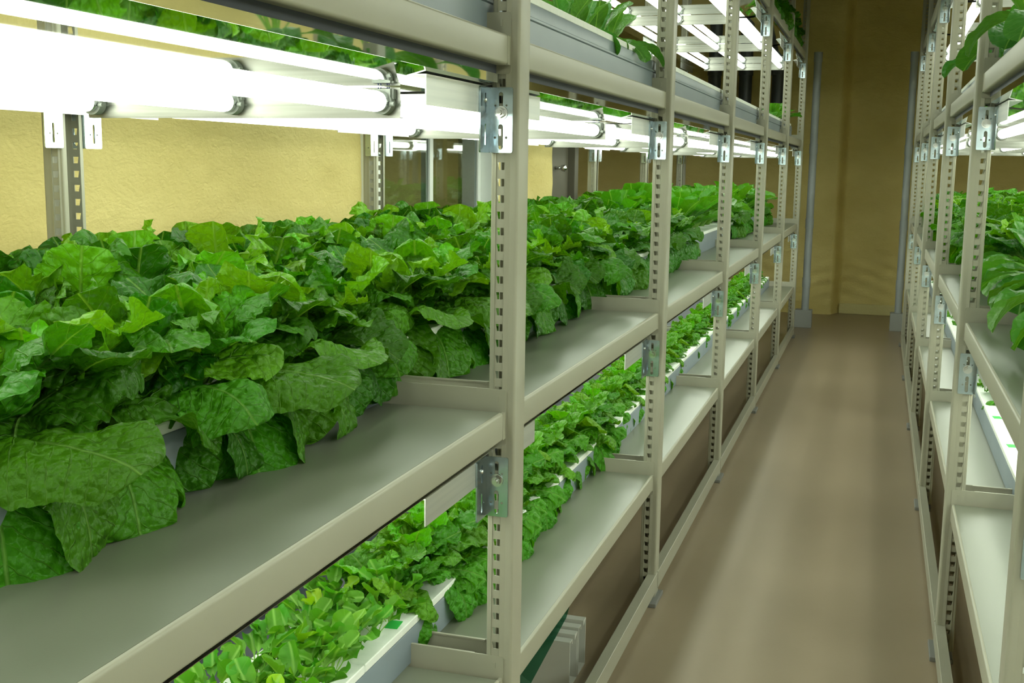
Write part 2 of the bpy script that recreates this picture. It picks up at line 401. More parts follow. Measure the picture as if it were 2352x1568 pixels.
def cross_mesh():
    """end plate hooked on both posts: local y=0 plane, x from 0 to -(DEP-.03), z about the shelf top"""
    Dp = DEP-.028
    out = rrect(-Dp, -BH-.012, .001, .034, .004)
    me = plate2d(out, [], .002); me.transform(Matrix.Rotation(PI/2, 4, 'X'))
    bm = bmesh.new(); bm.from_mesh(me); D.meshes.remove(me)
    box(bm, (-Dp+.050, .0, .0315), (-.050, .004, .034))
    for s in (0,):                                               # hook buttons pressed through the post slots
        for zz in (.018, -.032):
            box(bm, (-.0165, -.0022, zz-.005), (-.0275+.015, -.0008, zz+.005))
    box(bm, (-.006, -.0145, -BH+.001), (.0, -.001, -.002))      # folded clip beside the beam end
    box(bm, (-Dp, -.0145, -BH+.001), (-Dp+.006, -.001, -.002))
    return done(bm)
CROSS = cross_mesh(); CROSS_M = CROSS.copy(); CROSS_M.transform(Matrix.Scale(-1, 4, (0, 1, 0))); CROSS_M.flip_normals()
SPAN = BAY-WB
SH, ST, TOPP = shelf_meshes(SPAN)
bm = bmesh.new(); box(bm, (-.034, .02, -BH-.0145), (-.016, SPAN-.02, -BH+.001)); NAVY = done(bm)  # plain dark navy strip below the shelf's front edge
# bracket: slotted angle, local: front plate in xz plane (x 0..-.036), side flange at x=-.038 running to -y
bp_ = plate2d(rrect(-.036, 0, 0, .098, .003), [slot(-.019, .078, .0065, .026), slot(-.019, .024, .0075, .038), circ(-.010, .071, .0016), circ(-.028, .071, .0016), circ(-.010, .023, .0019), circ(-.028, .023, .0019)], .0023)
bp_.transform(Matrix.Rotation(PI/2, 4, 'X'))
bq_ = plate2d(rrect(-.046, 0, .001, .098, .003), [slot(-.024, .074, .0055, .030), slot(-.024, .026, .0055, .034), circ(-.033, .025, .0016), circ(-.014, .025, .0016)], .0023)
bq_.transform(Matrix.Translation((-.037, 0, 0)) @ Matrix.Rotation(PI/2, 4, 'Z') @ Matrix.Rotation(PI/2, 4, 'X'))
bm = bmesh.new(); bm.from_mesh(bp_); bm.from_mesh(bq_); BRK = done(bm)
bm = bmesh.new(); cyl(bm, (-.0185, -.001, .060), (-.0185, -.0030, .060), .0105, 28); cyl(bm, (-.0185, -.003, .060), (-.0185, -.009, .060), .0078, 6)
cyl(bm, (-.0185, -.009, .060), (-.0185, -.0135, .060), .0040, 14); cyl(bm, (-.0185, -.0095, .060), (-.0185, -.0100, .060), .0062, 20)
BOLT = autosmooth(done(bm), .5)
bm = bmesh.new(); r = bmesh.ops.create_icosphere(bm, subdivisions=2, radius=.0042); bmesh.ops.scale(bm, vec=(.6, 1, 1), verts=r['verts']); bmesh.ops.translate(bm, vec=(-.0355, -.024, .078), verts=r['verts'])
SCREW = done(bm, smooth=True)
# arm: aluminium angle carried by the brackets, local y 0 = post front; x = 0 is its outer face
bm = bmesh.new(); box(bm, (-.002, -.256, 0), (0, .275, .040)); box(bm, (-.028, -.256, .038), (-.002, .275, .040))
ARM = done(bm)
def flipY(me, about):
    m = me.copy(); m.transform(Matrix.Translation((0, about, 0)) @ Matrix.Scale(-1, 4, (0, 1, 0))); m.flip_normals(); return m
BRK_F, BOLT_F, SCREW_F = [flipY(m, 0) for m in (BRK, BOLT, SCREW)]
RAIL = extrude_profile([(-.024, .076), (-.001, .076), (.0, .075), (.0, .028), (-.002, .028), (-.002, .074), (-.024, .074)], 0.004, BAY-.004)
RAIL_R = mirror_mesh(RAIL)

def build_rack(side):
    left = side == 'left'; sx = 1 if left else -1
    xf = XL if left else XR; posts = LPOST if left else RPOST; dz = 0 if left else HR
    mm = (lambda a: a) if left else mirror_mesh
    cache = {}
    def M_(me):
        if left: return me
        if me.name not in cache: cache[me.name] = mirror_mesh(me)
        return cache[me.name]
    root = thing('shelving_rack', 'long beige slotted-post shelving rack along the %s side of the aisle' % side, 'shelving', (xf, posts[0], 0), 'shelving racks either side of the aisle')
    P = lambda n, me, m, x, y, z: link(n, me, m, root, (x-xf, y-posts[0], z))
    for i, y in enumerate(posts):
        P('front_post', POST_L if left else POST_R, PAINT, xf, y, 0)
        P('rear_post', POST_LR if left else POST_RR, PAINT, xf-sx*DEP, y, 0)
        P('foot_pad', FOOT, FEET, xf-sx*.014, y+.0, 0); P('foot_pad', FOOT, FEET, xf-sx*(DEP-.014), y, 0)
        if i < len(posts)-1:
            P('floor_rail', RAIL if left else RAIL_R, PAINT, xf+sx*.003, y+WB*.45, 0)
        for li, z in enumerate(LEV):
            z = z+dz
            if i < len(posts)-1:
                s = P('shelf', M_(SH), PAINT, xf-sx*.014, y+WB, z)
                link('stiffener', M_(ST), PAINT, s); link('shaded_top_skin', M_(TOPP), SHELF_SHADED, s)
                if li >= 2: link('dark_edge_strip', M_(NAVY), DARK, s)
            P('end_plate', M_(CROSS), PAINT, xf-sx*.014, y-.0012, z)
            if i < len(posts)-1: P('end_plate', M_(CROSS_M), PAINT, xf-sx*.014, y+WB+.0012, z)
            if li == 0: continue
            zb = z-.1745+(.0 if li > 1 else .001)
            for me, mbo, msc, yy in ((BRK, BOLT, SCREW, y-.0014), (BRK_F, BOLT_F, SCREW_F, y+WB+.0014)):
                b_ = P('bracket', M_(me), ZINC, xf-sx*.009, yy, zb)
                if me is BRK or True:
                    link('bolt', M_(mbo), STEEL, b_); link('screw', M_(msc), STEEL, b_)
                b2 = P('bracket', (mirror_mesh(me) if ('r', me.name) not in cache else cache[('r', me.name)]) if left else me, ZINC, xf-sx*(DEP-.009), yy, zb)
                if left: cache[('r', me.name)] = b2.data
            za = z-.1155
            P('support_arm', M_(ARM), ALU, xf-sx*.0475, y, za)
            P('support_arm', (ARM if not left else cache.setdefault('armr', mirror_mesh(ARM))), ALU, xf-sx*(DEP-.0475), y, za)
    return root
build_rack('left'); build_rack('right')

# ---------------------------------------------------------------- tube lights
XT = (-.170, -.420, -.669)             # tube positions behind the front web
TL0, TL1 = -.1118, BAY-.113              # plates, measured from the post at the near end of the bay
def rounded_tube():
    bm = bmesh.new(); R = .0148; n = 22; y0, y1 = TL0+.030, TL1-.030
    prof = [(y0-.004, .0), (y0-.004, R*.75), (y0-.0015, R*.93), (y0+.003, R)]+[(y0+(y1-y0)*k/4, R) for k in (1, 2, 3)]+[(y1-.003, R), (y1+.0015, R*.93), (y1+.004, R*.75), (y1+.004, 0)]
    rings = []
    for y, r in prof:
        rings.append([bm.verts.new((r*math.cos(2*PI*k/n), y, r*math.sin(2*PI*k/n))) for k in range(n)] if r else [bm.verts.new((0, y, 0))])
    for a, b_ in zip(rings, rings[1:]):
        for k in range(n):
            f = [a[k % len(a)], a[(k+1) % len(a)], b_[(k+1) % len(b_)], b_[k % len(b_)]]
            f = list(dict.fromkeys(f))
            if len(f) > 2: bm.faces.new(f)
    return done(bm, smooth=True)
TUBEM = rounded_tube()
def cap_mesh(y, s):
    bm = bmesh.new(); cyl(bm, (0, y, 0), (0, y+s*.012, 0), .0138, 22); return autosmooth(done(bm), .6)
CAP0, CAP1 = cap_mesh(TL0+.0265, -1), cap_mesh(TL1-.0265, 1)
def socket_mesh(y, s):
    """lamp holder: round cup below a square body, small lug, on the plate at y"""
    bm = bmesh.new(); e0, e1 = sorted((y, y-s*.015))
    cyl(bm, (0, e0, -.001), (0, e1, -.001), .0172, 26)
    box(bm, (-.0135, e0, .0), (.0150, e1, .0185))
    box(bm, (-.015, min(y, y-s*.010), .004), (.0180, max(y, y-s*.010), .0185))
    cyl(bm, (.0145, e0, -.003), (.0215, e0, -.003), .0034, 10)
    return autosmooth(done(bm), .6)
SOC0, SOC1 = socket_mesh(TL0+.0012, -1), socket_mesh(TL1-.0012, 1)
def wires(y):
    bm = bmesh.new()
    for x in (-.007, -.003, .007, .010): cyl(bm, (x, y, .0180), (x, y+.001, .0214), .0009, 6)
    return done(bm)
WR1 = wires(TL1-.009)
def plate_mesh(y, s):
    bm = bmesh.new(); box(bm, (-.686, y-.0008, -.021), (-.146, y+.0008, .0212)); box(bm, (-.686, min(y, y+s*.010), -.0225), (-.146, max(y, y+s*.010), -.021))
    return done(bm)
PL0, PL1 = plate_mesh(TL0, -1), plate_mesh(TL1, 1)
def refl_mesh(lip):
    """polished sheet close above the tubes, its aisle edge drawn up to the support arms"""
    q = 0 if lip else .013
    bm = bmesh.new()
    pr = [(-DEP+.068, .0227), (-.112, .0227), (-.0275, .0335+q)]
    pr = pr+[(x, z+.0008) for x, z in pr[::-1]]
    A = [bm.verts.new((x, WB+.008, z)) for x, z in pr]; B_ = [bm.verts.new((x, BAY-.004, z)) for x, z in pr]
    for i in range(6): bm.faces.new((A[i], A[(i+1) % 6], B_[(i+1) % 6], B_[i]))
    bm.faces.new(A); bm.faces.new(B_)
    if lip: box(bm, (-.0283, WB+.008, .0335), (-.0272, BAY-.004, .0465))
    return done(bm)
REFL, REFL1 = refl_mesh(True), refl_mesh(False)
RC = {}
def RM(me, left):
    if left: return me
    if me.name not in RC: RC[me.name] = mirror_mesh(me)
    return RC[me.name]
BAYW = {}
def bay_words(left, i):
    k = i-1 if left else i-2
    if k < 0: return 'the bay beside the viewer' if k == -1 else 'the bay behind the viewer'
    return 'the %s bay' % ORD[k]
LEVW = {1: 'under the middle shelf', 2: 'under the upper shelf', 3: 'under the top shelf'}
for side in ('left', 'right'):
    left = side == 'left'; sx = 1 if left else -1; xf = XL if left else XR
    posts = LPOST if left else RPOST; dz = 0 if left else HR
    for i in range(len(posts)-1):
        for li in (1, 2, 3):
            z = LEV[li]+dz-.1045
            if posts[i+1] < -.5 and li == 3: continue
            t = thing('tube_light', 'lit three-tube light with mirror %s, %s rack, %s' % (LEVW[li], side, bay_words(left, i)), 'light fixture', (xf, posts[i], z), 'tube lights %s of the %s rack' % (LEVW[li], side))
            link('end_bar', RM(PL1, left), ALUPL, t)
            link('reflector', RM(REFL if li >= 2 else REFL1, left), MIRROR, t)
            for xt in XT:
                tb = link('tube', TUBEM, TUBE, t, (sx*xt, 0, 0))
                link('end_cap', CAP0, STEEL, tb); link('end_cap', CAP1, STEEL, tb)
                link('socket', SOC0, SOCK, t, (sx*xt, 0, 0)); s = link('socket', SOC1, SOCK, t, (sx*xt, 0, 0))
                if left: link('wire', WR1, WIRE, s)

# ---------------------------------------------------------------- troughs
def trough_mesh(w, h, y0, y1, groove=False):
    """plastic gutter with a rolled rim; local x 0 = aisle face, going to -x"""
    pr = [(0, 0)]+([(.0, h-.030), (.003, h-.028), (.003, h-.024), (.0, h-.022)] if groove else [])+[(0, h-.002), (-.001, h), (-.008, h), (-.008, h-.003), (-.003, h-.004), (-.003, .003)]
    pr += [(-w-x, z) for x, z in pr[::-1]]
    return extrude_profile(pr, y0, y1)
def foam_mesh(w, y0, y1, h):
    bm = bmesh.new(); box(bm, (-w+.009, y0, h-.012), (-.009, y1, h-.0005)); box(bm, (-w+.0015, y0, h), (-.0015, y1, h+.014))
    for v in bm.verts: pass
    return done(bm, bevel=.0015, seg=1)
TRG = []   # (side, level, row, centre x, foam top z, y0, y1)
def trough(side, li, row, x0, w, h, y0, y1, label, foam_ranges, tags=()):
    left = side == 'left'; sx = 1 if left else -1; z = LEV[li]+(0 if left else HR)
    t = thing('growing_trough', label, 'planting trough', (x0, 0, z), 'hydroponic troughs on the %s rack' % side)
    me = trough_mesh(w, h, y0, y1, li >= 2)
    link('gutter', me if left else mirror_mesh(me), TROUGH, t)
    for a, b_ in foam_ranges:
        me = foam_mesh(w, a+.001, b_-.001, h); link('foam_panel', me if left else mirror_mesh(me), FOAM, t)
    for (dx, yy, s) in tags:
        p = link('plant_tag', boxm((-.011, -.016, 0), (.011, .016, .001)), TAG, t, (-sx*dx, yy, h+.0142), .1)
        tag(p, 'small green tag')
    TRG.append((side, li, row, x0-sx*w/2, z+h+.014, y0, y1))
def fr(y0, y1, step=.6):
    n = max(1, round((y1-y0)/step)); return [(y0+(y1-y0)*k/n, y0+(y1-y0)*(k+1)/n) for k in range(n)]
yend = LPOST[-1]-.1
RW = ['front', 'middle', 'rear']
for r_, x in enumerate((-.752, -1.0, -1.215)):
    y0 = (.45, .9, 1.1)[r_]
    trough('left', 1, r_, x, .178 if r_ < 2 else .155, .078, y0, yend, '%s blue-grey trough with white foam lid on middle shelf of left rack' % RW[r_], fr(y0, yend))
for r_, x in enumerate((-.704, -1.06)):
    y0 = (.9, 1.3)[r_]
    trough('left', 0, r_, x, .180, .058, y0, yend, '%s blue-grey trough with white foam lid on lowest shelf of left rack' % ['front', 'rear'][r_], fr(y0, yend, .6), ((.022, 1.66, 1),) if r_ == 0 else ())
tag(link('drip_tray', boxm((-.075, 1.2, 0), (.075, yend-.2, .022), .003), DARK, loc=(-.974, 0, LEV[0]+.0005)), 'long black drip tray between the troughs on lowest left shelf', 'tray')
for r_, x in enumerate((-.580, -.86, -1.15)):
    y0 = .5+.3*r_
    fr_ = [(y0, 2.89)]+fr(2.89, yend-.35, .6) if r_ == 0 else fr(y0, yend-.35)
    trough('left', 2, r_, x, .18, .078, y0, yend-.3, '%s blue-grey trough with foam lid on upper shelf of left rack' % RW[r_], fr_)
rend = RPOST[-1]-.1
for r_, x in enumerate((.335, .60, .84)):
    trough('right', 1, r_, x, .178, .078, .4+1.7*r_, rend, '%s blue-grey trough with white foam lid on middle shelf of right rack' % RW[r_], fr(.4+1.7*r_, rend))
for r_, x in enumerate((.350, .64)):
    trough('right', 0, r_, x, .20, .058, 1.8+.6*r_, rend, '%s grey trough with white foam lid on lowest shelf of right rack' % ['front', 'rear'][r_], fr(1.8+.6*r_, rend), ((.022, 3.62, 1), (.026, 3.25, 1), (.02, 2.72, 1)) if r_ == 0 else ())
for r_, x in enumerate((.262, .56)):
    trough('right', 2, r_, x, .18, .06, 2.2+.6*r_, rend, '%s blue-grey trough with foam lid on upper shelf of right rack' % ['front', 'rear'][r_], fr(2.2+.6*r_, rend))
trough('left', 3, 0, -.60, .18, .06, 5.3, yend, 'blue-grey trough on the top shelf of left rack', fr(5.3, yend))

# ---------------------------------------------------------------- plants
def leaf_grid(rng, L, Wd, az, th0, th1, pw=1., pet=.25, sh=(.6, .42), ruf=.006, nruf=5, puck=.0022, cup=.25, tw=0., col=(.1, .3, .02), n=30, m=14, base_r=.008, jag=.05, zmin=-.075, petw=.11, warp=.006, fold=0.):
    s = np.linspace(0, 1, n+1)[:, None]; t = np.linspace(-1, 1, m+1)[None, :]
    th = th0+(th1-th0)*s**pw
    ds = 1/n
    rr = base_r+np.concatenate([[[0]], np.cumsum(np.cos(th[:-1]), 0)*ds])*L
    zz = np.concatenate([[[0]], np.cumsum(np.sin(th[:-1]), 0)*ds])*L
    u = np.clip((s-pet)/(1-pet), 0, 1)
    a, b = sh; um = a/(a+b); k = um**a*(1-um)**b
    h = Wd/2*(u**a*(1-u)**b)/k
    h = np.maximum(h, Wd/2*petw*np.clip((1.02-s)*12, 0, 1)*(1.25-s*.6))
    e = 1+jag*(.9*np.sin(s*2*PI*nruf*.9+rng.rand()*6)+.45*np.sin(s*2*PI*nruf*2.3+rng.rand()*6)+.30*np.sin(s*2*PI*nruf*4.7+rng.rand()*6))
    hs = h*np.where(s > pet, 1+(e-1)*np.clip(u*5, 0, 1), 1)
    at = np.abs(t); B = hs*t
    A = s*L
    env = np.clip(hs/(Wd/2), 0, 1)
    pL, pR = rng.rand(2)*6.28
    side = np.where(t < 0, pL, pR)
    N = cup*hs*at**2
    N = N+ruf*env*at**2.2*(np.sin(s*2*PI*nruf+side)+.6*np.sin(s*2*PI*nruf*1.9+side*2.3)+.35*np.sin(s*2*PI*nruf*3.7+side*1.7))*1.4
    # blisters between the veins: domes on jittered cells
    cell = .0135; pa = (A-.7*np.abs(B))/cell*.85; pb = B/cell
    best = np.full(B.shape, 9.)
    ia, ib = np.floor(pa), np.floor(pb); sd = rng.rand()*50
    for da in (-1, 0, 1):
        for db in (-1, 0, 1):
            ca, cb = ia+da, ib+db
            h1 = np.modf(np.abs(np.sin(ca*12.9898+cb*78.233+sd)*43758.5453))[0]; h2 = np.modf(np.abs(np.sin(ca*39.346+cb*11.135+sd)*24634.6345))[0]
            best = np.minimum(best, (ca+.2+.6*h1-pa)**2+(cb+.2+.6*h2-pb)**2)
    N = N+puck*env*(np.sqrt(np.clip(1-best*1.5, 0, 1))-.4)*np.clip(at*5, .15, 1)-.0022*env*np.exp(-(B/.005)**2)
    w1, w2, w3 = rng.rand(3)*6.28
    N = N+warp*env*(np.sin(A*38+w1+B*30)+np.sin(B*55+w2)*.7+.5*np.sin(A*75-B*60+w3))*np.clip(at*3, 0, 1)
    N = N-fold*env*at*np.abs(B)
    tws = tw*s
    lat = np.cos(tws)*B-np.sin(tws)*N; nn = np.sin(tws)*B+np.cos(tws)*N
    X = rr-np.sin(th)*nn; Z = zz+np.cos(th)*nn; Yv = lat
    Z = np.where(Z < zmin, zmin+(Z-zmin)*.08, Z)
    bend = rng.uniform(-.25, .25)*np.clip(rr/.1, 0, 2)**1.5
    az2 = az+bend*.35
    x = X*np.cos(az2)-Yv*np.sin(az2); y = X*np.sin(az2)+Yv*np.cos(az2)
    co = np.stack([x+0*Z, y+0*Z, Z+0*x], -1).reshape(-1, 3)
    idx = np.arange((n+1)*(m+1)).reshape(n+1, m+1)
    F = np.stack([idx[:-1, :-1], idx[:-1, 1:], idx[1:, 1:], idx[1:, :-1]], -1).reshape(-1, 4)
    uv = np.stack([B+.5, A+0*B], -1).reshape(-1, 2)
    # petiole and blade base are paler by nature
    c = np.array(col)[None, :]*np.ones((co.shape[0], 1)); pale = np.array((.33, .55, .14))
    f = (np.clip(1-(s-pet*.2)/(pet*1.3+.02), 0, 1)*.75+0*B).reshape(-1, 1)
    c = c*(1-f)+pale*f
    return co, F, uv, c
def plant_mesh(leaves, name):
    Vs, Fs, Us, Cs = [], [], [], []; off = 0
    for co, F, uv, c in leaves:
        Vs.append(co); Fs.append(F+off); Us.append(uv); Cs.append(c); off += len(co)
    V = np.concatenate(Vs); F = np.concatenate(Fs); U = np.concatenate(Us); K = np.concatenate(Cs)
    me = D.meshes.new(name); me.vertices.add(len(V)); me.vertices.foreach_set('co', V.ravel())
    me.loops.add(F.size); me.loops.foreach_set('vertex_index', F.ravel().astype(np.int32))
    me.polygons.add(len(F)); me.polygons.foreach_set('loop_start', np.arange(0, F.size, 4, dtype=np.int32)); me.polygons.foreach_set('loop_total', np.full(len(F), 4, dtype=np.int32))
    me.update(calc_edges=True)
    me.polygons.foreach_set('use_smooth', [True]*len(F))
    ul = me.uv_layers.new(name='UV'); ul.data.foreach_set('uv', U[F.ravel()].ravel())
    ca = me.color_attributes.new('Col', 'FLOAT_COLOR', 'POINT'); ca.data.foreach_set('color', np.concatenate([K, np.ones((len(K), 1))], 1).ravel())
    me.validate(); return me
GA = 2.399963
def shade(rng, base, v=.2, y=.25):
    g = np.array(base)*(1+rng.uniform(-v, v)); g[0] *= 1+rng.uniform(-.25, y*1.6); return np.clip(g, 0, 1)
DG, MG, LG = (.030, .150, .004), (.056, .232, .005), (.108, .355, .008)
def lettuce(seed, hi, front, size=1., nl=17, base=MG, big=1., light=False):   # a loose head of blistered, wavy leaves
    rng = np.random.RandomState(seed); L_ = []
    n, m = (56, 36) if hi else (24, 14)
    dr = math.radians
    for i in range(nl):
        f = i/(nl-1)                                     # 0 outer .. 1 inner
        az = i*GA+rng.uniform(-.25, .25)
        frill = f > .5 and rng.rand() < .6
        th0 = dr(30+52*f**.8+rng.uniform(-8, 8)); th1 = dr(-55+110*f+rng.uniform(-26, 26))
        L = size*(.185-.040*f)*rng.uniform(.85, 1.12); Wd = size*(.134-.032*f)*rng.uniform(.85, 1.15)*big
        c = shade(rng, (MG if light else DG) if rng.rand() < .36 else (LG if rng.rand() < .15+.4*f else base))
        L_.append(leaf_grid(rng, L, Wd, az, th0, th1, pw=rng.uniform(1.1, 2.0), pet=.20, sh=(.50, .46), ruf=(.0075 if frill else .0050)*size, nruf=rng.randint(4, 7) if frill else rng.randint(2, 5), puck=.0085, cup=rng.uniform(-.5, .25), tw=rng.uniform(-.4, .4), col=c, n=n, m=m, jag=.055 if frill else .03, warp=.008))
    if front:
        for a in (-.30, .28):
            az = a+rng.uniform(-.15, .15)
            c = shade(rng, base if light else (MG if rng.rand() < .6 else DG), .12)
            L_.append(leaf_grid(rng, size*rng.uniform(.192, .222), size*rng.uniform(.108, .138)*big, az, dr(rng.uniform(18, 34)), dr(rng.uniform(-112, -98)), pw=rng.uniform(.95, 1.08), pet=.18, sh=(.5, .55), ruf=.004, nruf=2, puck=.0068, cup=rng.uniform(-.22, .05), tw=rng.uniform(-.35, .35), col=c, n=n, m=m, jag=.018, zmin=-.083, warp=.004))
    return plant_mesh(L_, 'lettuce')
def romaine(seed, hi, size=1., base=(.070, .255, .010), nl=12, droop=False):
    rng = np.random.RandomState(seed); L_ = []
    n, m = (36, 16) if hi else (18, 8)
    for i in range(nl):
        f = i/(nl-1); az = i*GA+rng.uniform(-.25, .25); dr = math.radians
        th0 = dr(40+42*f+rng.uniform(-6, 6)); th1 = dr(-15+80*f+rng.uniform(-14, 14))
        if droop and f < .5: th0 = dr(30); th1 = dr(-75+rng.uniform(-15, 15))
        L_.append(leaf_grid(rng, size*(.205-.05*f)*rng.uniform(.9, 1.1), size*(.085-.02*f)*rng.uniform(.9, 1.15), az, th0, th1, pw=1.3, pet=.32, sh=(.75, .42), ruf=.0022, nruf=3, puck=.0014, cup=rng.uniform(.05, .5), tw=rng.uniform(-.35, .35), col=shade(rng, base, .15, .12), n=n, m=m, jag=.012, petw=.16, warp=.0025))
    return plant_mesh(L_, 'leafy_green')
def seedling(seed):
    rng = np.random.RandomState(seed); L_ = []
    nl = rng.randint(10, 15)
    for i in range(nl):
        f = i/(nl-1); az = i*GA+rng.uniform(-.6, .6); dr = math.radians
        c = shade(rng, (.068, .265, .010) if rng.rand() < .9 else (.20, .42, .010), .18, .2)
        L_.append(leaf_grid(rng, rng.uniform(.050, .092), rng.uniform(.018, .028), az, dr(rng.uniform(45, 82)), dr(rng.uniform(-30, 45)), pw=1.5, pet=.48, sh=(.55, .35), ruf=.0022, nruf=3, puck=.0004, cup=rng.uniform(-.2, .5), tw=rng.uniform(-1, 1), col=c, n=20, m=8, base_r=.004, jag=.06, petw=.09, warp=.0018, zmin=-.01))
    return plant_mesh(L_, 'seedling')
LH = [lettuce(100+i, True, False, 1.04) for i in range(7)]
LF = [lettuce(200+i, True, True, 1.04, nl=14) for i in range(7)]
LL = [lettuce(300+i, False, False) for i in range(6)]
LLF = [lettuce(400+i, False, True, nl=12) for i in range(5)]
LY = [lettuce(500+i, True, i % 2 == 0, .80, nl=12, base=(.080, .31, .012), light=True) for i in range(6)]
RM_ = [romaine(600+i, i < 3) for i in range(5)]
RD = [romaine(650+i, True, 1.0, (.075, .25, .025), 12, True) for i in range(4)]
SD = [seedling(700+i) for i in range(8)]
BIG = [romaine(800+i, True, 1.25, (.06, .20, .03), 9, True) for i in range(3)]
for me in LH+LF+LL+LLF+LY: me.materials.append(LEAF)
for me in RM_+RD+BIG: me.materials.append(SLEAF)
for me in SD: me.materials.append(YLEAF)
LVN = ['lowest', 'middle', 'upper', 'top']
count = {}
def bayof(side, y):
    posts = LPOST if side == 'left' else RPOST
    k = sum(1 for p in posts if p <= y)-1
    return (k-1) if side == 'left' else (k-2)
def put(me, name, cat, adj, side, li, row, nrow, x, y, z, rz, sc, grp):
    p = px(x, y, z+.08)
    lim = (-170, 2480) if side == 'left' else (1700, 2560)
    if not (side == 'right' and li == 1 and row == 0) and not (lim[0] < p[0] < lim[1] and -170 < p[1] < 1780): return
    b_ = max(0, bayof(side, y)); key = (side, li, row, b_); count[key] = count.get(key, 0)+1
    rn = (['front', 'rear'] if nrow == 2 else ['front', 'middle', 'rear', 'back'])[row] if nrow > 1 else 'single'
    lab = '%s, %s rack, %s shelf, %s bay, %s row, %s along' % (adj, side, LVN[li], ORD[b_], rn, ORD[min(count[key]-1, 11)])
    o = tag(link(name, me, loc=(x, y, z), rz=rz), lab, cat, grp); o.scale = sc
    return o
rg = random.Random(11)
def jit(a): return rg.uniform(-a, a)
SKIPF = 0
def sc3(a, b_):
    s = rg.uniform(a, b_); return (s, s, s*rg.uniform(.93, 1.08))
for (side, li, row, xc, z, y0, y1) in TRG:
    left = side == 'left'; sx = 1 if left else -1
    z = z-.004
    if left and li == 1:
        step = .135
        y = .62+row*.05; k = 0
        while y < y1-.08:
            zone_rom = (4.85 < y < 6.2) or (6.9 < y < 7.6 and row == 0)
            near = y < 3.3
            if zone_rom and row < 2:
                put(rg.choice(RM_[:3]), 'leafy_green', 'leafy green', 'smooth upright spoon-leaved green', side, li, row, 3, xc+jit(.012), y, z, rg.uniform(0, 6.3), sc3(1.15, 1.3), 'spoon-leaved greens on the middle left shelf'); y += .16; continue
            if row == 0:
                me = rg.choice(LF if near else LLF); rz = jit(.25)
            else:
                me = rg.choice(LH if near else LL); rz = rg.uniform(0, 6.3)
            s = sc3(.92, 1.06) if row == 0 else sc3(1.02, 1.16)
            if row == 2: s = sc3(1.04, 1.16)
            adj = 'crinkled lettuce drooping over trough edge' if row == 0 else 'full crinkled green lettuce head'
            put(me, 'lettuce', 'lettuce', adj, side, li, row, 3, xc-(.0 if row else .01)+jit(.012), y+jit(.012), z, rz, s, 'crinkled lettuces on the middle left shelf')
            y += step; k += 1
    elif left and li == 0:
        y = 1.0 if row == 0 else 1.5
        while y < y1-.08:
            if row == 0 and y < 1.75:
                for j in range(2):
                    put(rg.choice(SD), 'seedling', 'seedling', 'pale yellow-green lobed seedling', side, li, row, 2, xc+(-.042 if j else .040)+jit(.02), y+jit(.012), z, rg.uniform(0, 6.3), sc3(.95, 1.25), 'seedlings on the lowest left shelf')
                y += .045; continue
            mid = y > 2.9
            me = rg.choice(LY[0::2]) if row == 0 else rg.choice(LY)
            put(me, 'young_lettuce', 'lettuce', 'young bright green lettuce', side, li, row, 2, xc+jit(.012), y+jit(.01), z, jit(.35) if row == 0 else rg.uniform(0, 6.3), sc3(.86, 1.04) if y < 3.1 else (sc3(.76, .9) if y < 4.2 else sc3(.64, .76)), 'young lettuces on the lowest left shelf')
            y += .115
    elif left and li == 2:
        if row == 0: ys = [2.52, 2.66, 2.80, 2.94, 7.6, 7.78, 7.95]
        elif row == 1: ys = [7.8]
        else: ys = []
        for y in ys:
            far = y > 6
            put(rg.choice(RM_ if far else BIG), 'leafy_green', 'leafy green', 'dark green large-leaved plant', side, li, row, 3, xc-.02, y, z, rg.uniform(0, 6.3), sc3(.8, .95) if far else sc3(.5, .66), 'large-leaved greens on the upper left shelf')
    elif left and li == 3:
        y = y0+.1
        while y < y1-.1:
            put(rg.choice(LLF), 'lettuce', 'lettuce', 'shaded dark green lettuce', side, li, row, 1, xc, y, z, jit(.4), sc3(.9, 1.1), 'lettuces on the top left shelf'); y += .17
    elif not left and li == 1:
        y = y0+.1
        while y < y1-.1:
            if row == 0 and y < 3.6:
                put(rg.choice(RD), 'leafy_green', 'leafy green', 'broad round-leaved green spilling over edge', side, li, row, 3, xc-.01, y, z, rg.uniform(0, 6.3), sc3(.9, 1.1), 'round-leaved greens on the middle right shelf'); y += .15
            else:
                put(rg.choice(LLF if row == 0 else LL), 'lettuce', 'lettuce', 'crinkled green lettuce head', side, li, row, 3, xc+jit(.01), y, z, PI+jit(.3) if row == 0 else rg.uniform(0, 6.3), sc3(.9, 1.08), 'crinkled lettuces on the middle right shelf'); y += .145
    elif not left and li == 0:
        y = 3.9+row*.1
        while y < y1-.1:
            put(rg.choice(LY), 'young_lettuce', 'lettuce', 'young bright green lettuce', side, li, row, 2, xc+.02, y, z, rg.uniform(0, 6.3), sc3(.8, 1.), 'young lettuces on the lowest right shelf'); y += .13
    elif not left and li == 2:
        for y in ([2.62, 2.9, 3.2, 3.55] if row == 0 else [3.0, 3.3]):
            put(rg.choice(BIG), 'leafy_green', 'leafy green', 'dark glossy large-leaved plant', side, li, row, 2, xc, y, z, rg.uniform(0, 6.3), sc3(.85, 1.0), 'large-leaved greens on the upper right shelf')

